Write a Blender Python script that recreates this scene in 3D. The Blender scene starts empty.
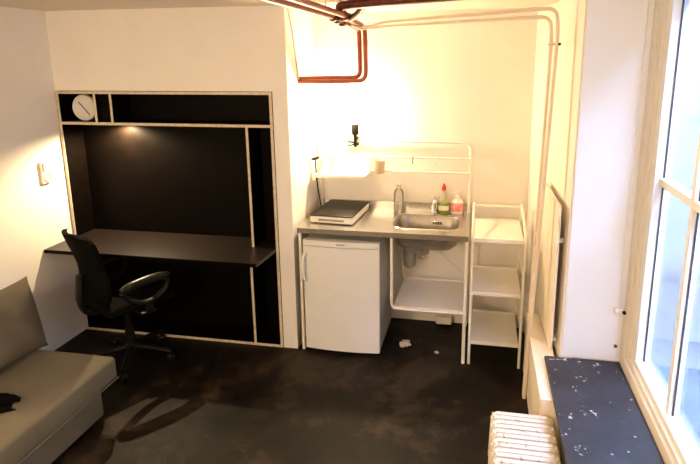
import bpy, bmesh, math, random
from mathutils import Vector, Matrix, geometry
random.seed(7)
S = bpy.context.scene
COL = S.collection
PI = math.pi

# ------------------------------------------------------------------ camera
YAW, PITCH, ROLL, FPX = 0.18834, 0.22083, -0.00622, 552.68
PPX, PPY = 25.65, -48.11
CAM = Vector((1.165, -3.339, 1.958))
fw = Vector((-math.sin(YAW)*math.cos(PITCH), math.cos(YAW)*math.cos(PITCH), -math.sin(PITCH)))
rt = Vector((math.cos(YAW), math.sin(YAW), 0)); up = rt.cross(fw)
r2 = math.cos(ROLL)*rt + math.sin(ROLL)*up; u2 = -math.sin(ROLL)*rt + math.cos(ROLL)*up
cd = bpy.data.cameras.new('camera'); cam = bpy.data.objects.new('camera', cd); COL.objects.link(cam)
cd.sensor_width = 36; cd.sensor_fit = 'HORIZONTAL'; cd.lens = 36*FPX/700
cd.shift_x = -PPX/700; cd.shift_y = PPY/700
cd.clip_start = 0.05
cam.matrix_world = Matrix(((r2.x, u2.x, -fw.x, CAM.x), (r2.y, u2.y, -fw.y, CAM.y), (r2.z, u2.z, -fw.z, CAM.z), (0, 0, 0, 1)))
S.camera = cam
# ------------------------------------------------------------------ world / exposure
W = bpy.data.worlds.new('overcast_sky'); S.world = W; W.use_nodes = True
bg = W.node_tree.nodes['Background']; bg.inputs[0].default_value = (0.47, 0.65, 1.0, 1); bg.inputs[1].default_value = 92.0
S.view_settings.view_transform = 'Standard'; S.view_settings.look = 'None'
S.view_settings.exposure = 0.2; S.view_settings.gamma = 1.0; S.view_settings.use_curve_mapping = False
LAMP_KITCHEN, LAMP_DESK, LAMP_ROOM = 45.0, 84.0, 120.0
try:
    S.cycles.max_bounces = 10; S.cycles.diffuse_bounces = 6; S.cycles.sample_clamp_indirect = 6.0
    S.cycles.transparent_max_bounces = 12
except Exception: pass

# ------------------------------------------------------------------ materials
def newmat(name):
    m = bpy.data.materials.new(name); m.use_nodes = True
    nt = m.node_tree; b = nt.nodes['Principled BSDF']
    return m, nt, b
def coords(nt, scale=(1, 1, 1)):
    tc = nt.nodes.new('ShaderNodeNewGeometry'); mp = nt.nodes.new('ShaderNodeMapping'); mp.inputs['Scale'].default_value = scale
    nt.links.new(tc.outputs['Position'], mp.inputs[0]); return mp.outputs[0]
def noise(nt, vec, scale, detail=4, rough=.55):
    n = nt.nodes.new('ShaderNodeTexNoise'); n.inputs['Scale'].default_value = scale; n.inputs['Detail'].default_value = detail
    n.inputs['Roughness'].default_value = rough; nt.links.new(vec, n.inputs['Vector']); return n.outputs['Fac']
def ramp(nt, fac, stops):
    r = nt.nodes.new('ShaderNodeValToRGB'); e = r.color_ramp.elements
    while len(e) < len(stops): e.new(0.5)
    for k, (p, c) in enumerate(stops):
        e[k].position = p; e[k].color = tuple(c)+(1,) if len(c) == 3 else c
    nt.links.new(fac, r.inputs[0]); return r.outputs[0]
def bump(nt, b, h, strength=.2, dist=.01):
    n = nt.nodes.new('ShaderNodeBump'); n.inputs['Strength'].default_value = strength; n.inputs['Distance'].default_value = dist
    nt.links.new(h, n.inputs['Height']); nt.links.new(n.outputs[0], b.inputs['Normal'])
def mat(name, c1, c2=None, scale=8, rough=.5, metal=0, bmp=0, bscale=60, stretch=(1, 1, 1), coat=0, lo=.35, hi=.65, spec=None):
    m, nt, b = newmat(name); v = coords(nt, stretch)
    c2 = c2 or tuple(x*.86 for x in c1)
    nt.links.new(ramp(nt, noise(nt, v, scale), [(lo, c2), (hi, c1)]), b.inputs['Base Color'])
    b.inputs['Roughness'].default_value = rough; b.inputs['Metallic'].default_value = metal
    if coat: b.inputs['Coat Weight'].default_value = coat
    if spec is not None: b.inputs['Specular IOR Level'].default_value = spec
    if bmp: bump(nt, b, noise(nt, v, bscale, 3), bmp)
    return m
M = {}
M['plaster'] = mat('cream_plaster', (.82, .785, .72), (.785, .745, .68), 2.5, .75, bmp=.08, bscale=25)
M['ceiling'] = mat('ceiling_paint', (.75, .67, .58), (.70, .62, .53), 3, .8, bmp=.06, bscale=20)
M['reveal'] = mat('white_paint', (.86, .86, .86), (.83, .83, .84), 3, .6, bmp=.05, bscale=20)
M['ply_black'] = mat('black_film_plywood', (.0035, .002, .0014), (.0023, .0014, .0009), 14, .48, bmp=.03, bscale=180, spec=.06)
M['ply_edge'] = mat('raw_plywood_edge', (.66, .57, .44), (.52, .43, .31), 40, .7, stretch=(1, 1, 1))
M['desk'] = mat('black_desk_laminate', (.015, .0085, .006), (.010, .006, .0042), 18, .36, bmp=.04, bscale=220)
M['steel'] = mat('brushed_steel', (.60, .585, .56), (.50, .49, .47), 30, .27, 1.0, bmp=.02, bscale=120, stretch=(.15, 3, 3))
M['steel_sink'] = mat('worn_sink_steel', (.40, .37, .33), (.33, .30, .27), 25, .42, 1.0, bmp=.02, bscale=120)
M['chrome'] = mat('chrome', (.75, .75, .75), (.7, .7, .7), 20, .12, 1.0)
M['steel_dark'] = mat('grey_galvanised_steel', (.30, .30, .29), (.22, .22, .21), 12, .45, .7)
M['enamel'] = mat('white_powder_coat', (.84, .81, .74), (.81, .78, .70), 6, .35)
M['fridge'] = mat('white_fridge_enamel', (.80, .80, .78), (.78, .78, .76), 4, .28, coat=.2)
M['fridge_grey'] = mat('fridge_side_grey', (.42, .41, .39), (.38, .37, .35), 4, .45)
M['glass_black'] = mat('black_ceramic_glass', (.020, .020, .016), (.016, .016, .013), 6, .42, spec=.1)
M['plastic_black'] = mat('black_plastic', (.006, .0055, .005), (.004, .004, .0035), 20, .45, spec=.18)
M['fabric_black'] = mat('black_fabric', (.0035, .0032, .003), (.002, .002, .0018), 90, .9, spec=.05, bmp=.15, bscale=300)
M['arm'] = mat('grey_armrest_polyurethane', (.010, .009, .008), (.008, .007, .006), 20, .34, spec=.35)
M['red_pipe'] = mat('oxide_red_pipe_paint', (.34, .066, .030), (.26, .048, .022), 25, .38, bmp=.05, bscale=60)
M['red_dark'] = mat('dark_oxide_pipe_paint', (.115, .017, .010), (.080, .012, .008), 25, .4, bmp=.05, bscale=60)
M['cream_pipe'] = mat('cream_painted_pipe', (.80, .70, .58), (.74, .64, .52), 12, .45)
M['brass'] = mat('brass', (.75, .52, .22), (.6, .4, .16), 20, .3, 1.0)
M['panel'] = mat('cream_painted_board', (.84, .76, .64), (.80, .72, .60), 4, .45)
M['frame_wood'] = mat('cream_window_paint', (.80, .77, .71), (.77, .73, .66), 9, .5, bmp=.04, bscale=40, stretch=(3, 3, .4))
M['sash'] = mat('white_sash_paint', (.88, .88, .88), (.84, .85, .86), 10, .4)
M['grime'] = mat('dark_putty', (.10, .09, .08), (.05, .05, .05), 30, .8)
M['pipe_grey'] = mat('grey_plastic_drain', (.28, .27, .25), (.2, .19, .18), 14, .45)
M['white_plastic'] = mat('white_plastic', (.82, .80, .74), (.79, .77, .70), 6, .4)
M['beige_plastic'] = mat('beige_plastic', (.70, .56, .40), (.66, .52, .36), 8, .45)
M['clock_face'] = mat('clock_face', (.72, .70, .66), (.69, .67, .63), 6, .5)
M['red_plastic'] = mat('red_plastic', (.55, .02, .015), (.45, .015, .012), 10, .35)
M['pink_label'] = mat('pink_label', (.85, .38, .33), (.75, .22, .2), 60, .45, lo=.45, hi=.55)
M['soap_body'] = mat('translucent_white_soap', (.86, .78, .68), (.84, .74, .64), 6, .3)
M['pale_label'] = mat('pale_label', (.85, .85, .78), (.78, .80, .70), 40, .5)
M['paper'] = mat('crumpled_paper', (.62, .58, .52), (.5, .46, .42), 20, .8)
M['cloth_black'] = mat('black_knit', (.0035, .0028, .003), (.002, .0016, .002), 60, .95, spec=.05, bmp=.3, bscale=150)
M['rust'] = mat('rust_brown', (.16, .07, .03), (.10, .045, .02), 30, .7)
# sofa weave
def weave(name, a, b_):
    m, nt, b = newmat(name); v = coords(nt)
    f = noise(nt, v, 6, 5); g = noise(nt, v, 260, 2)
    mx = nt.nodes.new('ShaderNodeMath'); mx.operation = 'MULTIPLY_ADD'; mx.inputs[1].default_value = .6; nt.links.new(g, mx.inputs[0])
    m2 = nt.nodes.new('ShaderNodeMath'); m2.operation = 'MULTIPLY'; m2.inputs[1].default_value = .4; nt.links.new(f, m2.inputs[0]); nt.links.new(m2.outputs[0], mx.inputs[2])
    nt.links.new(ramp(nt, mx.outputs[0], [(.3, b_), (.7, a)]), b.inputs['Base Color'])
    b.inputs['Roughness'].default_value = .95; b.inputs['Sheen Weight'].default_value = .05; b.inputs['Specular IOR Level'].default_value = .2
    bump(nt, b, g, .25, .004); return m
M['sofa'] = weave('grey_sofa_weave', (.145, .128, .092), (.108, .095, .068))
M['cushion'] = weave('taupe_cushion_weave', (.115, .097, .068), (.085, .071, .050))
# floor: black painted concrete, worn
def floor_mat():
    m, nt, b = newmat('worn_black_floor'); v = coords(nt)
    a = noise(nt, v, 1.7, 6, .62); c = noise(nt, v, 9, 6, .7)
    ad = nt.nodes.new('ShaderNodeMath'); ad.operation = 'ADD'; nt.links.new(a, ad.inputs[0])
    sc = nt.nodes.new('ShaderNodeMath'); sc.operation = 'MULTIPLY'; sc.inputs[1].default_value = .5; nt.links.new(c, sc.inputs[0]); nt.links.new(sc.outputs[0], ad.inputs[1])
    col = ramp(nt, ad.outputs[0], [(.60, (.003, .0021, .0015)), (.76, (.0095, .0066, .0044)), (.90, (.042, .029, .018))])
    # paint specks
    vo = nt.nodes.new('ShaderNodeTexVoronoi'); vo.inputs['Scale'].default_value = 9; nt.links.new(v, vo.inputs['Vector'])
    sp = ramp(nt, vo.outputs['Distance'], [(.015, (1, 1, 1)), (.04, (0, 0, 0))])
    mk = nt.nodes.new('ShaderNodeMix'); mk.data_type = 'RGBA'; nt.links.new(sp, mk.inputs[0]); nt.links.new(col, mk.inputs[6]); mk.inputs[7].default_value = (.10, .085, .07, 1)
    nt.links.new(mk.outputs[2], b.inputs['Base Color'])
    nt.links.new(ramp(nt, c, [(.3, (.42,)*3), (.7, (.62,)*3)]), b.inputs['Roughness'])
    b.inputs['Specular IOR Level'].default_value = .14; bump(nt, b, c, .06, .01); return m
M['floor'] = floor_mat()
# window board: dark blue-black, paint splashes
def sill_mat():
    m, nt, b = newmat('paint_splashed_black_board'); v = coords(nt)
    base = ramp(nt, noise(nt, v, 7, 6, .65), [(.35, (.014, .016, .025)), (.7, (.032, .036, .054))])
    def splash(scale, mscale, lo, thr):
        n1 = noise(nt, v, scale, 3, .7); n2 = noise(nt, v, mscale, 2)
        mu = nt.nodes.new('ShaderNodeMath'); mu.operation = 'MULTIPLY'; nt.links.new(n1, mu.inputs[0]); nt.links.new(n2, mu.inputs[1])
        return ramp(nt, mu.outputs[0], [(lo, (0, 0, 0)), (thr, (1, 1, 1))])
    s = splash(46, 11, .385, .415)
    vo = nt.nodes.new('ShaderNodeTexVoronoi'); vo.inputs['Scale'].default_value = 14; nt.links.new(v, vo.inputs['Vector'])
    s2 = ramp(nt, vo.outputs['Distance'], [(.05, (1, 1, 1)), (.09, (0, 0, 0))])
    mxx = nt.nodes.new('ShaderNodeMix'); mxx.data_type = 'RGBA'; nt.links.new(s, mxx.inputs[0]); nt.links.new(base, mxx.inputs[6]); mxx.inputs[7].default_value = (.62, .64, .68, 1)
    mx2 = nt.nodes.new('ShaderNodeMix'); mx2.data_type = 'RGBA'; nt.links.new(s2, mx2.inputs[0]); nt.links.new(mxx.outputs[2], mx2.inputs[6]); mx2.inputs[7].default_value = (.40, .42, .46, 1)
    nt.links.new(mx2.outputs[2], b.inputs['Base Color']); b.inputs['Roughness'].default_value = .5
    return m
M['sill'] = sill_mat()
def flaky(name, paint, under):
    m, nt, b = newmat(name); v = coords(nt, (1.6, 1, 1))
    f = noise(nt, v, 22, 6, .7)
    nt.links.new(ramp(nt, f, [(.36, under), (.43, paint), (.8, tuple(x*.93 for x in paint))]), b.inputs['Base Color'])
    b.inputs['Roughness'].default_value = .5; bump(nt, b, f, .25, .006); return m
M['radiator'] = flaky('flaking_radiator_paint', (.80, .74, .66), (.36, .33, .32))
def outwall():
    m, nt, b = newmat('whitewashed_outer_wall'); v = coords(nt, (1, 1, 2.2))
    f = noise(nt, v, 7, 6, .75); g = noise(nt, v, 1.3, 3)
    mu = nt.nodes.new('ShaderNodeMath'); mu.operation = 'MULTIPLY'; nt.links.new(f, mu.inputs[0]); nt.links.new(g, mu.inputs[1])
    nt.links.new(ramp(nt, mu.outputs[0], [(.27, (.285, .295, .305)), (.36, (.245, .255, .265)), (.42, (.15, .16, .17))]), b.inputs['Base Color'])
    b.inputs['Roughness'].default_value = .9; bump(nt, b, f, .3, .02); return m
M['outwall'] = outwall()
M['yard_wall'] = mat('dark_render', (.10, .09, .08), (.075, .068, .06), 5, .9, bmp=.2, bscale=30)  # kept dark so the unseen yard wall bounces less blue light indoors
M['outground'] = mat('grey_yard_concrete', (.17, .185, .20), (.12, .135, .15), 4, .8)
def glass(name, tint, gloss=.08, op=0.0):
    m = bpy.data.materials.new(name); m.use_nodes = True; nt = m.node_tree; nt.nodes.clear()
    o = nt.nodes.new('ShaderNodeOutputMaterial'); t = nt.nodes.new('ShaderNodeBsdfTransparent'); g = nt.nodes.new('ShaderNodeBsdfGlossy')
    t.inputs[0].default_value = tint+(1,); g.inputs['Roughness'].default_value = .03
    lw = nt.nodes.new('ShaderNodeFresnel'); lw.inputs[0].default_value = 1.45
    v = coords(nt); n = noise(nt, v, 5, 3)
    ml = nt.nodes.new('ShaderNodeMath'); ml.operation = 'MULTIPLY'; ml.inputs[1].default_value = gloss*10; nt.links.new(lw.outputs[0], ml.inputs[0])
    mx = nt.nodes.new('ShaderNodeMixShader'); nt.links.new(ml.outputs[0], mx.inputs[0]); nt.links.new(t.outputs[0], mx.inputs[1]); nt.links.new(g.outputs[0], mx.inputs[2])
    last = mx.outputs[0]
    if op:
        d = nt.nodes.new('ShaderNodeBsdfDiffuse'); d.inputs[0].default_value = tint+(1,)
        r = ramp(nt, n, [(.3, (op*.7,)*3), (.7, (op*1.2,)*3)])
        m2 = nt.nodes.new('ShaderNodeMixShader'); nt.links.new(r, m2.inputs[0]); nt.links.new(last, m2.inputs[1]); nt.links.new(d.outputs[0], m2.inputs[2]); last = m2.outputs[0]
    nt.links.new(last, o.inputs[0]); return m
M['pane'] = glass('window_glass', (.95, .97, 1.0), .07)
M['bottle_glass'] = glass('clear_bottle_glass', (.95, .94, .90), .1, .12)
M['green_soap'] = glass('green_dish_soap', (.45, .55, .08), .1, .55)
M['clear_plastic'] = glass('clear_plastic', (.82, .80, .62), .1, .30)
def emit(name, c, s):
    m, nt, b = newmat(name); v = coords(nt)
    nt.links.new(ramp(nt, noise(nt, v, 5), [(.3, c), (.7, c)]), b.inputs['Base Color'])
    b.inputs['Emission Color'].default_value = c+(1,); b.inputs['Emission Strength'].default_value = s; return m
WARM = (1.0, .75, .44)
M['bulb'] = emit('warm_bulb', (1.0, .80, .50), 30)
M['puck'] = emit('warm_led_lens', (1.0, .78, .48), 20)
M['shade'] = emit('paper_lamp_shade', (1.0, .80, .56), 1.6)

# ------------------------------------------------------------------ mesh helpers
OFF = {}     # object -> offset subtracted from world coordinates (None = local coordinates)
class MB:
    def __init__(s): s.v = []; s.f = []
    def add(s, vs, fs):
        o = len(s.v); s.v += [tuple(x) for x in vs]; s.f += [tuple(i+o for i in f) for f in fs]; return s
    def box(s, x0, x1, y0, y1, z0, z1):
        v = [(x, y, z) for z in (z0, z1) for y in (y0, y1) for x in (x0, x1)]
        return s.add(v, [(0, 2, 3, 1), (4, 5, 7, 6), (0, 1, 5, 4), (2, 6, 7, 3), (0, 4, 6, 2), (1, 3, 7, 5)])
    def bevbox(s, x0, x1, y0, y1, z0, z1, r=.01, seg=2):
        bm = bmesh.new(); bmesh.ops.create_cube(bm, size=1)
        for v in bm.verts: v.co = Vector(((x0+x1)/2+v.co.x*(x1-x0), (y0+y1)/2+v.co.y*(y1-y0), (z0+z1)/2+v.co.z*(z1-z0)))
        r = min(r, .49*min(x1-x0, y1-y0, z1-z0))
        bmesh.ops.bevel(bm, geom=bm.edges[:], offset=r, segments=seg, affect='EDGES', profile=.5)
        return s.bm(bm)
    def bm(s, bm, mx=None):
        bm.verts.index_update()
        vs = [(mx @ v.co if mx else v.co.copy()) for v in bm.verts]; fs = [[v.index for v in f.verts] for f in bm.faces]
        bm.free(); return s.add(vs, fs)
    def prism(s, poly, z0, z1):
        n = len(poly); v = [(x, y, z0) for x, y in poly]+[(x, y, z1) for x, y in poly]
        return s.add(v, [tuple(range(n))[::-1], tuple(range(n, 2*n))]+[(i, (i+1) % n, n+(i+1) % n, n+i) for i in range(n)])
    def tube(s, pts, r, n=10, closed=False, cap=True, sy=1.0):
        pts = [Vector(p) for p in pts]; m = len(pts); rings = []; T0 = None; N = None
        for i, p in enumerate(pts):
            a = pts[i-1] if (i or closed) else p; b = pts[(i+1) % m] if (i < m-1 or closed) else p
            t = ((p-a).normalized() if (p-a).length > 1e-9 else Vector())+((b-p).normalized() if (b-p).length > 1e-9 else Vector())
            t = t.normalized() if t.length > 1e-9 else Vector((0, 0, 1))
            if N is None:
                h = Vector((0, 0, 1)) if abs(t.z) < .9 else Vector((1, 0, 0)); N = (h-t*h.dot(t)).normalized()
            else:
                N = (N-t*N.dot(t)); N = N.normalized() if N.length > 1e-6 else t.orthogonal().normalized()
            B = t.cross(N); rr = r[i] if isinstance(r, (list, tuple)) else r
            rings.append([p+N*(math.cos(2*PI*k/n)*rr)+B*(math.sin(2*PI*k/n)*rr*sy) for k in range(n)])
        vs = [q for ring in rings for q in ring]; fs = []
        for i in range(m if closed else m-1):
            j = (i+1) % m
            for k in range(n): fs.append((i*n+k, i*n+(k+1) % n, j*n+(k+1) % n, j*n+k))
        if not closed and cap: fs += [tuple(range(n))[::-1], tuple((m-1)*n+k for k in range(n))]
        return s.add(vs, fs)
    def lathe(s, prof, c=(0, 0, 0), n=20, axis='z', mx=None):
        vs = []; fs = []; m = len(prof)
        for r, z in prof:
            for k in range(n):
                a = 2*PI*k/n; p = Vector((r*math.cos(a), r*math.sin(a), z))
                if axis == 'y': p = Vector((p.x, p.z, p.y))
                if axis == 'x': p = Vector((p.z, p.x, p.y))
                if mx: p = mx @ p
                vs.append(p+Vector(c))
        for i in range(m-1):
            for k in range(n): fs.append((i*n+k, i*n+(k+1) % n, (i+1)*n+(k+1) % n, (i+1)*n+k))
        if prof[0][0] > 1e-6: fs.append(tuple(range(n))[::-1])
        if prof[-1][0] > 1e-6: fs.append(tuple((m-1)*n+k for k in range(n)))
        return s.add(vs, fs)
    def xf(s, mx): s.v = [tuple(mx @ Vector(p)) for p in s.v]; return s
def fillet(pts, r, seg=5):
    pts = [Vector(p) for p in pts]; out = [pts[0]]
    for i in range(1, len(pts)-1):
        a, p, b = pts[i-1], pts[i], pts[i+1]; u = (a-p); w = (b-p); d = min(r, u.length*.49, w.length*.49)
        A = p+u.normalized()*d; B = p+w.normalized()*d
        for k in range(seg+1):
            t = k/seg; out.append((1-t)**2*A+2*t*(1-t)*p+t*t*B)
    return out+[pts[-1]]
def finish(o, smooth):
    bm = bmesh.new(); bm.from_mesh(o.data); bmesh.ops.remove_doubles(bm, verts=bm.verts[:], dist=1e-6)
    bmesh.ops.recalc_face_normals(bm, faces=bm.faces[:]); bm.to_mesh(o.data); bm.free()
    if smooth:
        for p in o.data.polygons: p.use_smooth = True
        try: o.data.set_sharp_from_angle(angle=math.radians(38))
        except Exception: pass
def build(name, mb, m, parent=None, loc=None, smooth=True):
    off = OFF.get(parent.name) if parent else (Vector(loc) if loc else None)
    vs = [tuple(Vector(p)-off) for p in mb.v] if off is not None else mb.v
    me = bpy.data.meshes.new(name); me.from_pydata(vs, [], mb.f); me.update()
    o = bpy.data.objects.new(name, me); COL.objects.link(o); me.materials.append(M[m] if isinstance(m, str) else m)
    finish(o, smooth)
    if parent: o.parent = parent; OFF[o.name] = OFF.get(parent.name)
    else:
        if loc: o.location = loc
        OFF[o.name] = Vector(loc) if loc else None
    return o
def tag(o, label, cat, group=None):
    o['label'] = label; o['category'] = cat
    if group: o['group'] = group
    return o
def thing(name, label, cat, loc, rotz=0, group=None, local=False):
    o = bpy.data.objects.new(name, None); COL.objects.link(o); o.location = loc; o.rotation_euler = (0, 0, rotz); o.empty_display_size = .1
    OFF[o.name] = None if local else Vector(loc)
    return tag(o, label, cat, group)
def struct(name, mb, m, parent=None, loc=None, smooth=False, label=None):
    o = build(name, mb, m, parent, loc, smooth)
    if not parent: o['kind'] = 'structure'
    if label: o['label'] = label
    return o
def light(name, kind, loc, energy, color, parent=None, **kw):
    L = bpy.data.lights.new(name, kind); L.energy = energy; L.color = color
    for k, v in kw.items(): setattr(L, k, v)
    o = bpy.data.objects.new(name, L); COL.objects.link(o)
    if parent: o.parent = parent; o.location = Vector(loc)-(OFF.get(parent.name) or Vector())
    else: o.location = loc
    return o
def dup(o, parent, dloc):
    c = o.copy(); COL.objects.link(c); c.parent = parent; c.location = o.location+Vector(dloc)
    OFF[c.name] = OFF.get(o.name); return c

# ================================================================== THE ROOM
ZC = 2.285; XL = -1.69; YB = .58; YN = -4.3
struct('floor', MB().box(XL-.2, 1.95, YN-.2, YB+.2, -.12, 0), 'floor', label='worn black painted floor')
struct('ceiling', MB().box(XL-.2, 2.05, YN-.2, YB+.2, ZC, ZC+.12), 'ceiling', label='low cream ceiling')
struct('wall_left', MB().box(XL-.15, XL, YN, .35, 0, ZC), 'plaster', label='cream wall on the left')
CXL, CXR, CZT = -1.684, -.134, 1.764        # cabinet outline
struct('wall_desk', MB().box(XL, CXR+.003, 0, .235, CZT+.003, ZC).prism([(CXR+.003, 0), (-.03, 0), (-.03, YB), (XL, YB), (XL, .235), (CXR+.003, .235)], 0, ZC), 'plaster', label='cream wall around the black desk cabinet')
struct('wall_back', MB().box(-.2, 1.75, YB, YB+.15, 0, ZC), 'plaster', label='cream wall behind the kitchenette')
RW = [(1.51, YB), (1.60, .25), (1.62, -.55), (1.915, -.55), (1.915, YB)]
struct('wall_right', MB().prism(RW, 0, ZC).box(1.60, 1.915, -2.75, -.55, 0, .403).box(1.60, 1.915, -2.75, -.55, 2.24, ZC).box(1.60, 1.915, YN, -2.75, 0, ZC), 'plaster', label='cream wall with the window on the right')
struct('wall_near', MB().box(XL, 1.95, YN-.15, YN, 0, ZC), 'plaster', label='cream wall behind the viewer')
struct('trim_1', MB().box(1.628, 1.914, -.562, -.5505, .43, 2.238), 'reveal', label='white painted window reveal')
# window: fixed frame, sash, bars, panes
win = struct('window_1', MB().box(1.9155, 2.03, -.62, -.552, .30, 2.24).box(1.9155, 2.03, -2.75, -2.68, .30, 2.24).box(1.9155, 2.03, -2.68, -.62, .30, .475).box(1.916, 2.03, -2.68, -.62, 2.2, 2.24), 'frame_wood', label='white window looking onto a pale yard wall')
def winpart(name, mb, m): return build(name, mb, m, win, smooth=False)
winpart('frame_moulding', MB().box(1.926, 2.02, -.665, -.6205, .4755, 2.1995), 'frame_wood')
winpart('frame_moulding', MB().box(1.926, 2.02, -2.6795, -.6655, .4755, .505), 'frame_wood')
JY, BZ = -.735, .535
winpart('sash_stile', MB().box(1.938, 2.005, JY, -.6655, .5055, 2.1995), 'sash')
winpart('sash_rail', MB().box(1.938, 2.005, -2.6795, JY-.0005, .5055, BZ), 'sash')
ys = [JY, -1.14, -1.55, -1.96, -2.37]
for k, y in enumerate(ys[1:]):
    winpart('glazing_bar', MB().box(1.958, 2.0, y-.016, y+.016, BZ+.0005, 2.1995), 'sash')
edges = ys+[-2.68]
for k in range(len(edges)-1):
    y1 = edges[k]-(.0165 if k else 0.0005); y0 = edges[k+1]+(.0165 if k < len(edges)-2 else 0)
    winpart('cross_bar', MB().box(1.958, 1.998, y0, y1, 1.405, 1.437), 'sash')
    for z0, z1 in ((BZ+.001, 1.4045), (1.4375, 2.199)):
        winpart('pane', MB().box(1.980, 1.984, y0, y1, z0, z1), 'pane')
        winpart('putty', MB().box(1.972, 1.979, y1-.006, y1-.001, z0, z1), 'grime')
# yard outside
struct('wall_yard_unseen', MB().box(3.05, 3.25, -9, .62, -.25, 3.2), 'yard_wall', label='unseen dark wall across the yard, added to hold back daylight')  # out of view; added to limit the daylight entering the room
struct('wall_outside', MB().box(2.1, 3.4, .62, .8, -.25, 3.2), 'outwall', label='whitewashed yard wall beyond the window')
struct('yard_ground', MB().box(2.04, 3.05, -9, .62, -.25, -.02), 'outground', label='grey yard paving beyond the window')

# black window board
tag(build('window_board', MB().bevbox(1.54, 1.912, -2.72, -.565, .405, .427, .003, 1), 'sill', loc=(1.72, -1.6, .405)), 'black window board splashed with white paint under the window', 'windowsill')

# ================================================================== DESK CABINET
cab = thing('desk_cabinet', 'built-in black plywood cabinet with raw pale edges and a fold-out desk', 'cabinet', (-.91, .1, 0))
T = .018; FY, BY = -.008, .205
def board(name, x0, x1, z0, z1, y0=FY, y1=BY, edge=True):
    o = build(name, MB().box(x0, x1, y0+.004, y1, z0, z1), 'ply_black', cab, smooth=False)
    if edge: build('edge_band', MB().box(x0, x1, y0, y0+.004, z0, z1), 'ply_edge', o, smooth=False)
    return o
board('side_panel', CXL, CXL+T, .002, CZT)
board('side_panel', CXR-T, CXR, .002, CZT)
board('top_panel', CXL+T, CXR-T, CZT-T, CZT)
board('bottom_panel', CXL+T, CXR-T, .002, .002+T)
SZ = 1.556
board('shelf', CXL+T, CXR-T, SZ-T, SZ)
board('divider', -1.401, -1.401+T*.9, SZ, CZT-T)
board('divider', -1.281, -1.281+T*.9, SZ, CZT-T)
board('divider', -.322, -.322+T*.9, .728, SZ-T)
board('divider', -.345, -.345+T*.9, .002+T, .700)
build('back_panel', MB().box(CXL+T, CXR-T, BY-.012, BY-.0005, .024, CZT-T), 'ply_black', cab, smooth=False)
build('infill_panel', MB().box(-1.380, -1.282, .02, .032, SZ+.001, CZT-T-.001), 'ply_black', cab, smooth=False)
dt = build('desk_top', MB().prism([(-1.686, -.29), (-.172, -.30), (-.1535, -.012), (-.1535, BY-.013), (CXL+T, BY-.013), (CXL+T, -.010), (-1.686, -.010)], .703, .7275), 'desk', cab, smooth=False)
build('desk_edge', MB().prism([(-1.686, -.2945), (-.172, -.3045), (-.172, -.3003), (-1.686, -.2903)], .704, .7265), 'ply_black', dt, smooth=False)
# clock
ck = thing('wall_clock', 'round white wall clock standing in the small cabinet compartment', 'clock', (-1.51, .06, SZ))
cx, cz, cy = -1.520, SZ+.0925, .05
build('clock_case', MB().lathe([(.086, .02), (.091, .012), (.091, 0), (.086, -.008), (.083, -.003)], (cx, cy, cz), 40, 'y'), 'white_plastic', ck)
fc = build('clock_face', MB().lathe([(.0828, -.0032), (.0828, -.0045), (.0005, -.0045)], (cx, cy, cz), 40, 'y'), 'clock_face', ck)
for k in range(12):
    a = k*PI/6; build('hour_mark', MB().tube([(cx+.066*math.sin(a), cy-.0055, cz+.066*math.cos(a)), (cx+.074*math.sin(a), cy-.0055, cz+.074*math.cos(a))], .0012, 5), 'steel_dark', ck)
for nm, a, l in (('hour_hand', math.radians(-42), .052), ('minute_hand', math.radians(139), .066)):
    build(nm, MB().tube([(cx-.012*math.sin(a), cy-.008, cz-.012*math.cos(a)), (cx+l*math.sin(a), cy-.008, cz+l*math.cos(a))], .0026, 6), 'plastic_black', ck)
# puck lamp below the shelf
pk = thing('puck_lamp', 'small round warm lamp fixed below the cabinet shelf', 'lamp', (-1.30, .125, SZ-T))
build('lamp_body', MB().lathe([(.034, SZ-T-.001), (.036, SZ-T-.008), (.030, SZ-T-.010)], (-1.30, .125, 0), 24), 'steel_dark', pk)
build('lamp_lens', MB().lathe([(.027, SZ-T-.0102), (.020, SZ-T-.0115), (.0004, SZ-T-.012)], (-1.30, .125, 0), 20), 'puck', pk)
light('puck_light', 'SPOT', (-1.30, .125, SZ-T-.020), LAMP_DESK, WARM, pk, spot_size=math.radians(172), spot_blend=.5, shadow_soft_size=.012)
# socket on left wall
so = thing('wall_socket', 'cream double switch and socket plate on the left wall', 'socket', (XL, -.19, 1.17))
build('back_box', MB().bevbox(XL+.0005, XL+.022, -.232, -.148, 1.165, 1.315, .006), 'panel', so)
build('switch_rocker', MB().bevbox(XL+.0222, XL+.030, -.222, -.158, 1.248, 1.306, .004), 'panel', so)
ou = build('socket_ring', MB().lathe([(.031, .0222), (.031, .028), (.024, .030), (.0235, .0225)], (XL, -.19, 1.206), 24, 'x'), 'panel', so)
build('socket_hole', MB().lathe([(.016, .0224), (.016, .0234), (.0004, .0234)], (XL, -.19, 1.206), 16, 'x'), 'beige_plastic', ou)

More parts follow.
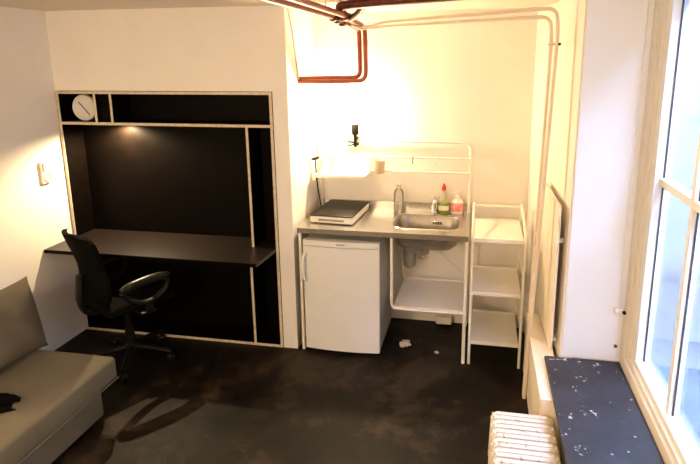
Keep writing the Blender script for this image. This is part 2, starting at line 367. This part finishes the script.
# ================================================================== KITCHENETTE
HZ = .88
kit = thing('mini_kitchen', 'small freestanding steel kitchenette with sink and white tube frame', 'kitchen unit', (.56, .28, 0))
def rrect(x0, x1, y0, y1, r, n=6):
    out = []
    for cx_, cy_, a0 in ((x1-r, y1-r, 0), (x0+r, y1-r, PI/2), (x0+r, y0+r, PI), (x1-r, y0+r, 1.5*PI)):
        for k in range(n+1):
            a = a0+PI/2*k/n; out.append((cx_+r*math.cos(a), cy_+r*math.sin(a)))
    return out
SX0, SX1, SY0, SY1 = .612, 1.052, .095, .445
outer = [(.0, -.005), (1.118, -.005), (1.118, .56), (0, .56)]
inner = rrect(SX0, SX1, SY0, SY1, .085)
tri = geometry.tessellate_polygon([[Vector((x, y, 0)) for x, y in outer], [Vector((x, y, 0)) for x, y in inner]])
wt = MB()
pts = outer+inner; n = len(pts)
wt.add([(x, y, HZ) for x, y in pts]+[(x, y, HZ-.004) for x, y in pts], [t for t in tri]+[tuple(i+n for i in t) for t in tri])
wt.box(0, 1.118, -.008, -.004, HZ-.034, HZ).box(0, .004, -.004, .56, HZ-.034, HZ-.0042).box(1.114, 1.118, -.004, .56, HZ-.034, HZ-.0042).box(0, 1.118, .52, .524, HZ-.034, HZ-.0042)
top = build('worktop', wt, 'steel', kit, smooth=False)
build('splashback', MB().box(.0, 1.118, .556, .564, HZ, HZ+.058), 'steel', kit, smooth=False)
lv = []; L0 = [(SX0, SX1, SY0, SY1, .085, HZ), (SX0+.006, SX1-.006, SY0+.006, SY1-.006, .08, HZ-.008), (SX0+.016, SX1-.016, SY0+.016, SY1-.016, .075, HZ-.12), (SX0+.045, SX1-.045, SY0+.045, SY1-.045, .06, HZ-.15), (SX0+.2, SX1-.2, SY0+.15, SY1-.15, .02, HZ-.155)]
bs = MB(); nn = len(inner)
for a in L0: bs.v += [(x, y, a[5]) for x, y in rrect(*a[:5])]
for i in range(len(L0)-1):
    for k in range(nn): bs.f.append((i*nn+k, i*nn+(k+1) % nn, (i+1)*nn+(k+1) % nn, (i+1)*nn+k))
bs.f.append(tuple((len(L0)-1)*nn+k for k in range(nn)))
sink = build('sink_basin', bs, 'steel_sink', kit); sm = sink.modifiers.new('wall', 'SOLIDIFY'); sm.thickness = .003; sm.offset = 1
build('sink_rim', MB().tube([(x, y, HZ+.001) for x, y in rrect(SX0-.004, SX1+.004, SY0-.004, SY1+.004, .088)], .0045, 6, True), 'chrome', sink)
of = build('overflow_plate', MB().bevbox(.855, .925, SY1-.024, SY1-.0175, HZ-.062, HZ-.034, .003), 'chrome', sink)
for k in range(4): build('overflow_hole', MB().box(.861+k*.016, .870+k*.016, SY1-.0252, SY1-.0242, HZ-.056, HZ-.040), 'plastic_black', sink)
build('drain_strainer', MB().lathe([(.04, HZ-.1535), (.036, HZ-.1515), (.012, HZ-.1515), (.010, HZ-.1545), (.0005, HZ-.1545)], (.83, .27, 0), 20), 'chrome', sink)
R = .0115
def kt(name, pts, r=R, fr=.05, m='enamel', n=10): return build(name, MB().tube(fillet(pts, fr), r, n), m, kit)
kt('front_leg', [(.012, .012, 0), (.012, .012, HZ-.036)]); kt('front_leg', [(1.105, .012, 0), (1.105, .012, HZ-.036)])
kt('rear_frame', [(.012, .545, 0), (.012, .545, 1.39), (1.105, .545, 1.39), (1.105, .545, 0)], fr=.06, r=.0105)
kt('side_rail', [(.012, .020, .30), (.012, .537, .30)], r=.009); kt('side_rail', [(1.105, .020, .30), (1.105, .537, .30)], r=.009)
kt('shelf_frame', [(.628, .012, HZ-.036), (.628, .012, .352), (1.096, .012, .352)], fr=.045, r=.010)
kt('shelf_frame', [(.628, .535, HZ-.036), (.628, .535, .352), (1.096, .535, .352)], fr=.045, r=.010)
tray = build('lower_shelf', MB().box(.640, 1.092, .023, .525, .352, .358), 'enamel', kit, smooth=False)
for ya_, zt_ in ((.023, .366), (.521, .372)): build('shelf_lip', MB().box(.640, 1.092, ya_, ya_+.004, .358, zt_), 'enamel', tray, smooth=False)
kt('cross_brace', [(.64, .55, .78), (1.09, .55, .40)], r=.003); 
kt('hook_rail', [(.012, .535, 1.276), (.40, .535, 1.276), (1.105, .535, 1.276)], r=.007, fr=.001)
kt('lower_rail', [(.012, .535, 1.172), (.40, .535, 1.172), (1.105, .535, 1.172)], r=.008, fr=.001)
for x in (.70, .865, 1.035):
    build('rail_hook', MB().tube(fillet([(x, .533, 1.285), (x, .524, 1.287), (x, .520, 1.26), (x, .518, 1.235), (x, .506, 1.235), (x, .506, 1.25)], .008, 3), .003, 6), 'plastic_black' if x == .70 else 'chrome', kit)
# hanging tray shelf
hs = thing('hanging_shelf', 'white metal tray shelf hung on the rails above the hob', 'shelf', (.2, .46, 1.15))
build('tray_floor', MB().box(.025, .385, .355, .522, 1.150, 1.155), 'enamel', hs, smooth=False)
build('tray_front', MB().box(.025, .385, .351, .355, 1.146, 1.166), 'enamel', hs, smooth=False)
build('tray_back', MB().box(.025, .385, .522, .526, 1.150, 1.30), 'enamel', hs, smooth=False)
for x in (.021, .385): build('tray_end', MB().prism([(0, 0), (1, 0), (1, 1), (0, 1)], 0, 1).xf(Matrix(((.004, 0, 0, x), (0, .171, 0, .352), (0, 0, .02, 1.150), (0, 0, 0, 1)))), 'enamel', hs, smooth=False)
# rail cup
cu = thing('rail_cup', 'beige plastic cup hanging on the rail beside the tray shelf', 'cup', (.465, .48, 1.165))
build('cup_body', MB().lathe([(.036, 1.165), (.040, 1.17), (.046, 1.262), (.0435, 1.262), (.037, 1.173), (.0005, 1.17)], (.462, .475, 0), 24), 'beige_plastic', cu)
build('cup_hanger', MB().tube(fillet([(.462, .520, 1.25), (.462, .528, 1.288), (.462, .540, 1.288), (.462, .546, 1.262)], .006, 3), .003, 6), 'beige_plastic', cu)
# white bottle on tray shelf
wb = thing('white_bottle', 'tall pale plastic bottle standing on the tray shelf', 'bottle', (.10, .46, 1.155))
build('bottle_body', MB().lathe([(.030, 1.1555), (.034, 1.162), (.034, 1.29), (.026, 1.318), (.013, 1.335), (.013, 1.342)], (.125, .45, 0), 24), 'white_plastic', wb)
build('bottle_cap', MB().lathe([(.016, 1.3425), (.016, 1.372), (.012, 1.376), (.0005, 1.376)], (.125, .45, 0), 20), 'white_plastic', wb)
# slim black lamp / ladle at the left end
bl = thing('gooseneck_lamp', 'slim black stalk with a small oval head at the worktop end', 'lamp', (.045, .50, HZ))
build('stalk_base', MB().lathe([(.022, HZ+.0005), (.022, HZ+.008), (.010, HZ+.012), (.0005, HZ+.012)], (.024, .50, 0), 20), 'plastic_black', bl)
build('stalk', MB().tube(fillet([(.020, .50, HZ+.010), (.004, .47, 1.05), (.004, .44, 1.20), (.008, .42, 1.262)], .08), .005, 8), 'plastic_black', bl)
build('lamp_head', MB().lathe([(.0005, -.016), (.022, -.012), (.034, 0), (.026, .012), (.0005, .016)], (0, 0, 0), 20).xf(Matrix.Translation((.012, .41, 1.272)) @ Matrix.Rotation(-.3, 4, 'Y') @ Matrix.Diagonal((1.05, .8, .8, 1))), 'plastic_black', bl)
# clip lamp on the top rail
cl = thing('clip_lamp', 'black clip-on spot lamp clamped to the top rail, shining on the wall', 'lamp', (.285, .52, 1.39))
build('clamp', MB().bevbox(.268, .302, .515, .56, 1.355, 1.374, .004).bevbox(.268, .302, .515, .56, 1.402, 1.418, .004).bevbox(.276, .294, .500, .520, 1.345, 1.415, .004), 'plastic_black', cl)
build('clamp_handle', MB().tube([(.278, .51, 1.378), (.235, .475, 1.388)], .006, 8).tube([(.278, .51, 1.366), (.240, .47, 1.360)], .005, 8), 'plastic_black', cl)
build('swivel_joint', MB().lathe([(.0005, -.014), (.011, -.009), (.014, 0), (.011, .009), (.0005, .014)], (.285, .505, 1.427), 14), 'plastic_black', cl)
hd = build('lamp_head', MB().lathe([(.010, 1.432), (.024, 1.437), (.027, 1.45), (.029, 1.515), (.026, 1.515), (.024, 1.455), (.0005, 1.45)], (.285, .505, 0), 24), 'plastic_black', cl)
build('bulb', MB().lathe([(.012, 1.462), (.016, 1.48), (.020, 1.507), (.015, 1.521), (.0005, 1.526)], (.285, .505, 0), 18), 'bulb', hd)
light('clip_lamp_light', 'POINT', (.285, .475, 1.555), LAMP_KITCHEN, WARM, cl, shadow_soft_size=.04)
# portable hob
hob = thing('portable_hob', 'portable black glass induction hob on the steel worktop', 'hob', (.216, .318, HZ+.0005), math.radians(-4), local=True)
build('hob_body', MB().bevbox(-.150, .150, -.212, .212, .006, .051, .006), 'white_plastic', hob)
build('hob_glass', MB().bevbox(-.151, .151, -.213, .213, .0512, .060, .004), 'glass_black', hob)
for sx in (-.12, .12):
    for sy in (-.18, .18): build('foot', MB().lathe([(.014, 0), (.012, .006)], (sx, sy, 0), 12), 'plastic_black', hob)
build('control_strip', MB().box(-.09, .09, -.2128, -.2120, .020, .034), 'steel_dark', hob)
# tap
tp = thing('mixer_tap', 'chrome single-lever mixer tap behind the sink', 'tap', (.862, .50, HZ))
build('tap_body', MB().lathe([(.027, HZ+.0005), (.027, HZ+.006), (.021, HZ+.010), (.020, HZ+.075), (.023, HZ+.080), (.019, HZ+.105), (.0005, HZ+.108)], (.862, .50, 0), 20), 'chrome', tp)
build('spout', MB().tube(fillet([(.862, .495, HZ+.05), (.862, .42, HZ+.085), (.862, .34, HZ+.088), (.862, .335, HZ+.066)], .02, 4), .011, 10), 'chrome', tp)
build('lever', MB().tube([(.862, .505, HZ+.108), (.855, .46, HZ+.128), (.850, .425, HZ+.138)], [.009, .007, .006], 8), 'chrome', tp)
# bottles
gb = thing('glass_bottle', 'clear glass bottle half full behind the sink', 'bottle', (.60, .50, HZ))
bx, by = .602, .505
build('bottle_glass', MB().lathe([(.032, HZ+.0005), (.036, HZ+.006), (.036, HZ+.135), (.031, HZ+.155), (.016, HZ+.178), (.015, HZ+.195), (.017, HZ+.199), (.013, HZ+.199)], (bx, by, 0), 24), 'bottle_glass', gb)
build('bottle_neck_band', MB().lathe([(.0172, HZ+.178), (.0172, HZ+.186)], (bx, by, 0), 20), 'white_plastic', gb)
build('bottle_cap', MB().lathe([(.016, HZ+.1995), (.016, HZ+.214), (.0005, HZ+.216)], (bx, by, 0), 18), 'white_plastic', gb)
gs = thing('dish_soap_bottle', 'clear dish soap bottle with green liquid and red cap', 'bottle', (.925, .50, HZ))
gx, gy = .926, .500
E2 = Matrix.Translation((gx, gy, HZ)) @ Matrix.Diagonal((1, .62, 1, 1))
build('green_liquid', MB().lathe([(.030, .001), (.036, .006), (.036, .055), (.033, .085), (.0005, .085)], n=24).xf(E2), 'green_soap', gs)
build('bottle_shell', MB().lathe([(.0335, .0855), (.030, .115), (.022, .145), (.014, .165), (.013, .172)], n=24).xf(E2), 'clear_plastic', gs)
build('bottle_label', MB().lathe([(.0372, .028), (.0372, .062)], n=24).xf(E2), 'pale_label', gs)
build('cap', MB().lathe([(.016, .1725), (.016, .195), (.009, .205), (.008, .220), (.0005, .221)], n=18).xf(Matrix.Translation((gx, gy, HZ))), 'red_plastic', gs)
ps = thing('hand_soap_bottle', 'white hand soap pump bottle with a pink label', 'bottle', (1.02, .50, HZ))
px_, py_ = 1.022, .505
E3 = Matrix.Translation((px_, py_, HZ)) @ Matrix.Diagonal((1, .60, 1, 1))
build('bottle_body', MB().lathe([(.034, .001), (.040, .006), (.043, .05), (.041, .085), (.030, .108), (.014, .116), (.013, .122)], n=24).xf(E3), 'soap_body', ps)
build('bottle_label', MB().lathe([(.0432, .022), (.0440, .05), (.0425, .084)], n=24).xf(E3), 'pink_label', ps)
build('pump', MB().lathe([(.015, .1225), (.015, .136), (.006, .138), (.005, .156)], (px_, py_, HZ), 16).tube([(px_+.006, py_, HZ+.159), (px_-.006, py_, HZ+.160), (px_-.034, py_-.008, HZ+.154)], [.008, .008, .005], 8), 'white_plastic', ps)
# plumbing under the sink
dr = thing('sink_drain', 'grey plastic trap and waste pipe under the sink', 'pipe', (.74, .40, .5))
build('tail_pipe', MB().tube(fillet([(.83, .27, HZ-.158), (.83, .27, .66), (.71, .36, .655), (.70, .41, .655)], .04), .022, 12), 'pipe_grey', dr)
build('trap_cup', MB().lathe([(.026, .490), (.044, .505), (.048, .60), (.040, .645), (.040, .690), (.022, .695)], (.695, .42, 0), 18), 'pipe_grey', dr)
build('waste_pipe', MB().tube(fillet([(.68, .44, .62), (.655, .48, .62), (.652, .55, .60), (.652, .578, .60)], .04), .019, 12), 'pipe_grey', dr)
build('flex_hose', MB().tube(fillet([(.86, .50, HZ-.04), (.84, .50, .70), (.79, .52, .62), (.765, .53, .56)], .06), .006, 8), 'steel_dark', dr)
vv = thing('stop_valve', 'small brass stop valve on the wall under the sink', 'valve', (.775, .55, .53))
build('valve_body', MB().tube([(.775, .579, .535), (.775, .535, .535)], .011, 10).tube([(.775, .545, .525), (.775, .545, .57)], .009, 10), 'brass', vv)
build('valve_knob', MB().lathe([(.010, -.014), (.017, -.010), (.017, .006), (.010, .010)], (.775, .522, .535), 12, 'y'), 'brass', vv)
# junction box on back wall near floor
jb = thing('junction_box', 'small cream junction box low on the wall under the kitchen shelf', 'box', (.945, .54, .02))
build('box_body', MB().bevbox(.885, 1.005, .505, .579, .015, .072, .008), 'panel', jb)
build('box_lid', MB().bevbox(.889, 1.001, .498, .5045, .020, .067, .003), 'panel', jb)

# fridge
fr = thing('small_fridge', 'white under-counter fridge with curved handle beneath the worktop', 'fridge', (.295, .25, 0))
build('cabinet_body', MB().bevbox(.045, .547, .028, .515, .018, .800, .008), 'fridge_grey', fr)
# door: slightly bowed front
dv = MB(); N_ = 12
prof = [(.040+ (.551-.040)*k/N_, -.018-.018*(1-(2*k/N_-1)**2)) for k in range(N_+1)]
dv.prism(prof+[(.551, .022), (.040, .022)], .030, .765)
door = build('door', dv, 'fridge', fr)
tv = MB().prism(prof+[(.551, .022), (.040, .022)], .7695, .806)
build('top_fascia', tv, 'fridge', fr)
build('door_seal', MB().box(.05, .541, .0222, .0278, .035, .76), 'steel_dark', fr, smooth=False)
build('brand_plate', MB().box(.270, .330, -.0378, -.0362, .785, .791), 'steel_dark', fr, smooth=False)
for x in (.218, .234): build('sticker', MB().bevbox(x-.0035, x+.0035, -.0362, -.0335, .432, .456, .001, 1), 'sash', door)
hv = fillet([(.058, -.020, .715), (.050, -.050, .70), (.046, -.058, .62), (.050, -.050, .54), (.058, -.020, .525)], .05)
build('handle', MB().tube(hv, .010, 8), 'fridge', door)
for x in (.08, .515): build('foot', MB().lathe([(.016, .0005), (.016, .018)], (x, .06, 0), 12), 'plastic_black', fr)

# wire shelf unit
su = thing('shelf_unit', 'narrow white metal shelf unit with three trays beside the sink', 'shelf unit', (1.30, .25, 0))
X0, X1, Y0, Y1 = 1.142, 1.462, .012, .462
for x in (X0, X1):
    build('side_frame', MB().tube(fillet([(x, Y0, 0), (x, Y0, .905), (x, Y1, .985), (x, Y1, 0)], .035), .009, 10), 'enamel', su)
build('top_rail', MB().tube([(X0+.009, Y1, .962), (X1-.009, Y1, .962)], .008, 8), 'enamel', su)
for z in (.862, .508, .166):
    t_ = build('tray', MB().box(X0+.010, X1-.010, Y0-.008, Y1-.010, z-.004, z+.001), 'enamel', su, smooth=False)
    build('tray_lip', MB().box(X0+.010, X1-.010, Y0-.012, Y0-.0085, z-.016, z+.008), 'enamel', t_, smooth=False)
    build('tray_lip', MB().box(X0+.010, X1-.010, Y1-.0095, Y1-.0065, z-.016, z+.012), 'enamel', t_, smooth=False)
for z in (.62, .28):
    build('side_bar', MB().tube([(X1, Y0+.009, z), (X1, Y1-.009, z)], .006, 8), 'enamel', su)
# litter
def crumple(name, loc, r, label, m='paper', flat=.5):
    bm = bmesh.new(); bmesh.ops.create_icosphere(bm, subdivisions=2, radius=r)
    for v in bm.verts:
        v.co *= .65+.6*random.random(); v.co.z = max(v.co.z*flat, -r*flat*.6)+r*flat*.6
    mb = MB().bm(bm, Matrix.Translation(loc)); return tag(build(name, mb, m, loc=loc, smooth=False), label, 'litter')
crumple('paper_scrap', (.697, .17, .0005), .045, 'crumpled paper scrap on the floor next to the fridge', flat=.6)
crumple('paper_scrap', (.925, .11, .0005), .016, 'tiny white paper scrap on the floor below the sink shelf', flat=.4)

# ================================================================== PIPES
rp = thing('red_pipes', 'pair of red heating pipes running in under the ceiling and looping to the alcove side', 'pipe', (.33, -.5, 2.0))
build('pipe', MB().tube(fillet([(.305, -3.6, 2.195), (.318, -.16, 2.198), (.385, .225, 2.15), (.385, .245, 1.846), (-.029, .245, 1.840)], .05, 6), .015, 12), 'red_pipe', rp)
build('pipe', MB().tube(fillet([(.420, -3.6, 2.20), (.395, -.20, 2.203), (.428, .20, 2.16), (.428, .22, 1.824), (-.029, .22, 1.820)], .06, 6), .015, 12), 'red_pipe', rp)
for y in (-.16, -.10, -.02):
    build('coupling', MB().tube([(.318+(y+.16)*.12, y-.016, 2.196-(y+.16)*.14), (.318+(y+.16)*.12+.003, y+.016, 2.194-(y+.16)*.14)], .024, 12), 'red_dark', rp)
for y in (-.18, -.08):
    build('coupling', MB().tube([(.396, y-.016, 2.20), (.398, y+.016, 2.197)], .024, 12), 'red_dark', rp)
for x, y in ((.385, .23), (.428, .206)): build('coupling', MB().tube([(x, y, 2.085), (x, y+.002, 2.045)], .016, 12), 'red_pipe', rp)
for x, y in ((.35, -.30),):
    for hx in (.315, .398): build('pipe_hanger', MB().tube([(hx, y, 2.215), (hx, y, 2.284)], .004, 6), 'cream_pipe', rp)
bp_ = thing('dark_red_pipe', 'thick dark red pipe running to the right just below the ceiling', 'pipe', (1.0, -.33, 2.24))
build('pipe', MB().tube(fillet([(.395, -.24, 2.213), (.385, -.30, 2.240), (.47, -.345, 2.245), (1.15, -.62, 2.254), (1.596, -.80, 2.256)], .06, 6), .024, 14), 'red_dark', bp_)
build('branch', MB().tube(fillet([(.335, -.13, 2.196), (.42, -.15, 2.188), (.48, -.24, 2.205), (.535, -.33, 2.245)], .05, 6), .019, 12), 'red_dark', bp_)
cp = thing('cream_pipes', 'two thin cream pipes running along the alcove top and down the right corner', 'pipe', (1.0, -.1, 1.1))
build('pipe', MB().tube(fillet([(.375, .05, 2.168), (.43, .09, 2.14), (.56, .08, 2.178), (1.400, -.26, 2.207), (1.524, -.305, 2.207), (1.534, -.318, 2.10), (1.474, -.318, .001)], .07, 6), .0105, 10), 'cream_pipe', cp)
build('pipe', MB().tube(fillet([(.420, .12, 2.166), (.50, .11, 2.148), (.60, .09, 2.156), (1.380, -.24, 2.168), (1.500, -.278, 2.166), (1.508, -.288, 2.06), (1.474, -.288, .001)], .07, 6), .0105, 10), 'cream_pipe', cp)
build('pipe_clip', MB().bevbox(1.49, 1.555, -.322, -.268, 2.022, 2.038, .004), 'cream_pipe', cp)
for x, y, z in ((1.500, -.318, .93), (1.490, -.288, .99)):
    build('coupling', MB().tube([(x-.0003, y, z-.018), (x+.0003, y, z+.018)], .0145, 10), 'cream_pipe', cp)
build('clip_screw', MB().lathe([(.007, -.003), (.007, .003)], (1.545, -.325, 2.03), 10, 'y'), 'plastic_black', cp)
tag(build('wall_cable', MB().tube([(-.026, .215, 1.842), (-.026, .12, 2.15), (-.026, .05, 2.282)], .006, 8), 'cream_pipe', loc=(-.026, .1, 1.84)), 'thin cream cable rising up the alcove side above the red pipe', 'cable')

# boards on the right wall
def wallx(y): return 1.60+(.25-y)*.02/.8 if y < .25 else 1.51+(YB-y)*.09/.33
wp = thing('wall_board', 'flat cream board held off the right wall beside the window', 'panel', (1.56, -.2, .4))
ya, yb, za, zb = .14, -.50, .425, 1.226
build('board', MB().prism([(wallx(ya)-.045, ya), (wallx(yb)-.045, yb), (wallx(yb)-.033, yb), (wallx(ya)-.033, ya)], za, zb), 'panel', wp, smooth=False)
for z in (1.03, .47):
    for y in (-.45, .06):
        build('spacer', MB().box(wallx(y)-.0328, wallx(y)-.006, y-.012, y+.012, z-.010, z+.010), 'white_plastic', wp, smooth=False)
lb = thing('pipe_casing', 'low cream casing along the foot of the right wall behind the pipes', 'casing', (1.53, -.45, 0))
build('casing_face', MB().box(1.490, 1.502, -.93, -.005, .001, .388), 'panel', lb, smooth=False)
build('casing_top', MB().box(1.486, 1.598, -.93, -.005, .3885, .400), 'panel', lb, smooth=False)
for y in (-.017, -.93): build('casing_end', MB().box(1.5025, 1.595, y, y+.012, .001, .388), 'panel', lb, smooth=False)
# window reveal bits
wl = thing('window_catch', 'small white cable clip with black knob on the window reveal', 'catch', (1.88, -.57, .70))
build('catch_body', MB().bevbox(1.862, 1.902, -.588, -.5625, .700, .728, .004), 'white_plastic', wl)
build('catch_knob', MB().lathe([(.008, -.602), (.009, -.590), (.006, -.5882)], (1.905, 0, .714), 12, 'y'), 'plastic_black', wl)
tag(build('reveal_conduit', MB().tube([(1.882, -.5665, .729), (1.882, -.5665, 2.2)], .004, 6), 'reveal', loc=(1.882, -.5665, .729)), 'thin white conduit running up the window reveal', 'conduit')
tag(build('rusty_bolt', MB().lathe([(.009, -.571), (.009, -.5665), (.006, -.5625)], (1.886, 0, .515), 10, 'y'), 'rust', loc=(1.886, -.5625, .515)), 'rusty bolt head low on the white window reveal', 'bolt')

# radiator
ra = thing('column_radiator', 'old ribbed radiator with flaking white paint below the window board', 'radiator', (1.40, -1.7, 0))
sec = MB()
pr = [(1.255, .085), (1.262, .315), (1.275, .330), (1.53, .330), (1.545, .315), (1.545, .085), (1.53, .07), (1.27, .07)]
bm = bmesh.new(); vv_ = [bm.verts.new((x, -.024, z)) for x, z in pr]; f_ = bm.faces.new(vv_)
ex = bmesh.ops.extrude_face_region(bm, geom=[f_]); 
for v in [g for g in ex['geom'] if isinstance(g, bmesh.types.BMVert)]: v.co.y = .024
bmesh.ops.recalc_face_normals(bm, faces=bm.faces[:])
bmesh.ops.bevel(bm, geom=bm.edges[:], offset=.013, segments=3, affect='EDGES')
sec.bm(bm, Matrix.Translation((0, -.965, 0)))
s0 = build('section', sec, 'radiator', ra)
for k in range(1, 24): dup(s0, ra, (0, -.064*k, 0))
for x, z in ((1.31, .14), (1.31, .27), (1.49, .14), (1.49, .27)):
    build('header_pipe', MB().tube([(x, -.945, z), (x, -2.455, z)], .022, 10), 'radiator', ra)
for y in (-1.06, -2.35):
    build('foot', MB().bevbox(1.34, 1.46, y-.012, y+.012, .0005, .075, .004), 'radiator', ra)

# ================================================================== SOFA
sf = thing('sofa', 'low grey fabric sofa along the left wall', 'sofa', (-1.25, -2.0, 0))
build('seat_cushion', MB().bevbox(-1.45, -.775, -2.75, -.875, .235, .365, .022, 3), 'sofa', sf)
build('base', MB().bevbox(-1.60, -.845, -2.72, -.935, .03, .233, .012, 2), 'sofa', sf)
build('backrest', MB().bevbox(-1.66, -1.452, -2.75, -.99, .236, .70, .05, 3), 'sofa', sf)
build('piping', MB().tube([(-1.44, -.877, .2345), (-.777, -.877, .2345), (-.777, -2.74, .2345)], .004, 6), 'sofa', sf)
for x in (-1.55, -.9):
    for y in (-.99, -2.66): build('foot', MB().lathe([(.02, .0005), (.022, .03)], (x, y, 0), 12), 'plastic_black', sf)
# cushion: pillow form standing on its edge, leaning back
def pillow(w, h, t, n=22):
    mb = MB()
    for s in (1, -1):
        vs = []; fs = []
        for i in range(n+1):
            for j in range(n+1):
                u = 2*i/n-1; v = 2*j/n-1
                k = (1-abs(u)**2.6)*(1-abs(v)**2.6); d = t/2*max(k, 0)**.55
                pinch = 1-.085*(1-u*u)*abs(v)**3; pin2 = 1-.085*(1-v*v)*abs(u)**3
                wr = .004*math.sin(9*u+5*v)*k
                vs.append((s*(d+wr)+.0, u*w/2*pin2, v*h/2*pinch))
        for i in range(n):
            for j in range(n):
                a = i*(n+1)+j; fs.append((a, a+n+1, a+n+2, a+1))
        mb.add(vs, fs)
    return mb
cu_ = build('throw_cushion', pillow(.46, .42, .17).xf(Matrix.Translation((-1.285, -1.06, .584)) @ Matrix.Rotation(math.radians(-13), 4, 'Y') @ Matrix.Rotation(math.radians(-3), 4, 'X')), 'cushion', loc=(-1.345, -1.075, .37))
tag(cu_, 'square taupe throw cushion leaning at the far end of the sofa', 'cushion')
# black garment
def garment():
    mb = MB(); n = 16; vs = []; fs = []
    for i in range(n+1):
        for j in range(n+1):
            u = i/n; v = j/n
            r = .5+.5*math.sin(3*u+1)
            x = -1.13+.17*u+.05*math.sin(7*v); y = -1.59+.24*v+.05*math.sin(5*u)
            e = max(0, math.sin(PI*u))*max(0, math.sin(PI*v))
            z = .372+.055*e**.6*(.7+.3*math.sin(11*u+3*v))
            vs.append((x, y, z))
    m0 = len(vs); vs += [(x, y, .3665) for x, y, z in vs]
    for i in range(n):
        for j in range(n):
            a = i*(n+1)+j; fs.append((a, a+n+1, a+n+2, a+1)); fs.append((m0+a, m0+a+1, m0+a+n+2, m0+a+n+1))
    for i in range(n):
        for a, b in ((i*(n+1), (i+1)*(n+1)), (i*(n+1)+n, (i+1)*(n+1)+n), (i, i+1), (n*(n+1)+i, n*(n+1)+i+1)): fs.append((a, b, m0+b, m0+a))
    mb.add(vs, fs)
    mb.tube([(-1.02, -1.39, .385), (-.985, -1.35, .390), (-.955, -1.345, .383)], [.03, .022, .012], 8, sy=.8)
    return mb
tag(build('black_garment', garment(), 'cloth_black', loc=(-.98, -1.37, .366)), 'crumpled black garment lying on the sofa seat', 'clothing')

# ================================================================== OFFICE CHAIR
ch = thing('office_chair', 'black swivel office chair with loop armrests pulled up to the desk', 'chair', (-1.084, -.325, 0), math.radians(60), local=True)
st = MB()
st.bevbox(-.215, .235, -.225, .225, .425, .490, .03, 4)
build('seat', st, 'fabric_black', ch)
# backrest shell: rows (z, x, halfwidth)
rows = [(.50, -.215, .13), (.54, -.222, .185), (.60, -.225, .205), (.67, -.222, .190), (.74, -.232, .168), (.81, -.250, .185), (.87, -.268, .205), (.92, -.284, .205), (.95, -.294, .175), (.962, -.298, .12)]
bv = []; bf = []; K = 12
for s in (0, 1):
    for z, x, w in rows:
        for k in range(K+1):
            t = 2*k/K-1; bv.append((x+.055*t*t-(.022 if s else 0), t*w, z-.010*abs(t)**3))
nr = len(rows); h0 = nr*(K+1)
for i in range(nr-1):
    for k in range(K):
        a = i*(K+1)+k; bf.append((a, a+1, a+K+2, a+K+1)); bf.append((h0+a, h0+a+K+1, h0+a+K+2, h0+a+1))
    for k in (0, K):
        a = i*(K+1)+k; bf.append((a, a+K+1, h0+a+K+1, h0+a))
for i in (0, nr-1):
    for k in range(K):
        a = i*(K+1)+k; bf.append((a, a+1, h0+a+1, h0+a))
build('backrest', MB().add(bv, bf), 'fabric_black', ch)
build('back_bracket', MB().tube(fillet([(-.05, 0, .412), (-.24, 0, .412), (-.285, 0, .50), (-.265, 0, .68)], .07), .02, 8, sy=1.6), 'plastic_black', ch)
for s in (-1, 1):
    y = s*.275
    ar = build('armrest', MB().tube(fillet([(-.14, y, .590), (-.09, y, .612), (.05, y+s*.006, .628), (.155, y, .616), (.140, y, .545), (.06, y-s*.012, .490), (-.02, y-s*.012, .488), (-.10, y, .530), (-.14, y, .590)], .035, 5)[:-1], .014, 10, True, sy=1.5), 'plastic_black', ch)
    build('arm_pad', MB().tube(fillet([(-.145, y, .608), (-.09, y, .632), (.05, y+s*.006, .648), (.165, y, .634)], .06), [.014]*1+[.019]*12+[.014], 10, sy=1.35), 'arm', ar)
    build('arm_bracket', MB().bevbox(-.03, .07, min(s*.15, s*.27), max(s*.15, s*.27), .408, .424, .004).bevbox(.0, .05, min(s*.256, s*.274), max(s*.256, s*.274), .41, .50, .004), 'plastic_black', ch)
build('seat_mechanism', MB().bevbox(-.10, .10, -.08, .08, .365, .407, .01), 'plastic_black', ch)
build('gas_column', MB().lathe([(.030, .10), (.030, .25), (.020, .252), (.020, .366)], n=16), 'plastic_black', ch)
build('hub', MB().lathe([(.035, .07), (.045, .08), (.045, .115), (.032, .128)], n=16), 'plastic_black', ch)
for k in range(5):
    a = 2*PI*k/5+.3; c, s_ = math.cos(a), math.sin(a)
    lg = build('base_leg', MB().tube([(.03*c, .03*s_, .100), (.15*c, .15*s_, .092), (.28*c, .28*s_, .072)], [.024, .019, .014], 8), 'plastic_black', ch)
    mx = Matrix.Translation((.27*c, .27*s_, .026)) @ Matrix.Rotation(a+.6, 4, 'Z')
    build('caster', MB().lathe([(.018, -.022), (.0255, -.016), (.0255, -.004), (.018, -.003), (.018, .003), (.0255, .004), (.0255, .016), (.018, .022)], n=16, axis='y').tube([(0, 0, .01), (0, 0, .046)], .007, 8).xf(mx), 'plastic_black', lg)

# ================================================================== ROOM LAMP (unseen, added behind the viewer to account for the bright desk wall)
rl = thing('unseen_room_lamp', 'unseen paper ceiling lamp added behind the viewer', 'lamp', (-.35, -3.35, 1.7))
build('lantern_shade', MB().lathe([(.05, 2.10), (.12, 2.08), (.17, 2.02), (.19, 1.93), (.17, 1.84), (.12, 1.78), (.05, 1.76)], (-.35, -3.35, 0), 28), 'shade', rl)
build('lamp_cord', MB().tube([(-.35, -3.35, 2.10), (-.35, -3.35, 2.284)], .004, 6), 'white_plastic', rl)
light('unseen_room_lamp_light', 'POINT', (-.35, -3.35, 1.68), LAMP_ROOM, (1.0, .74, .45), rl, shadow_soft_size=.17)
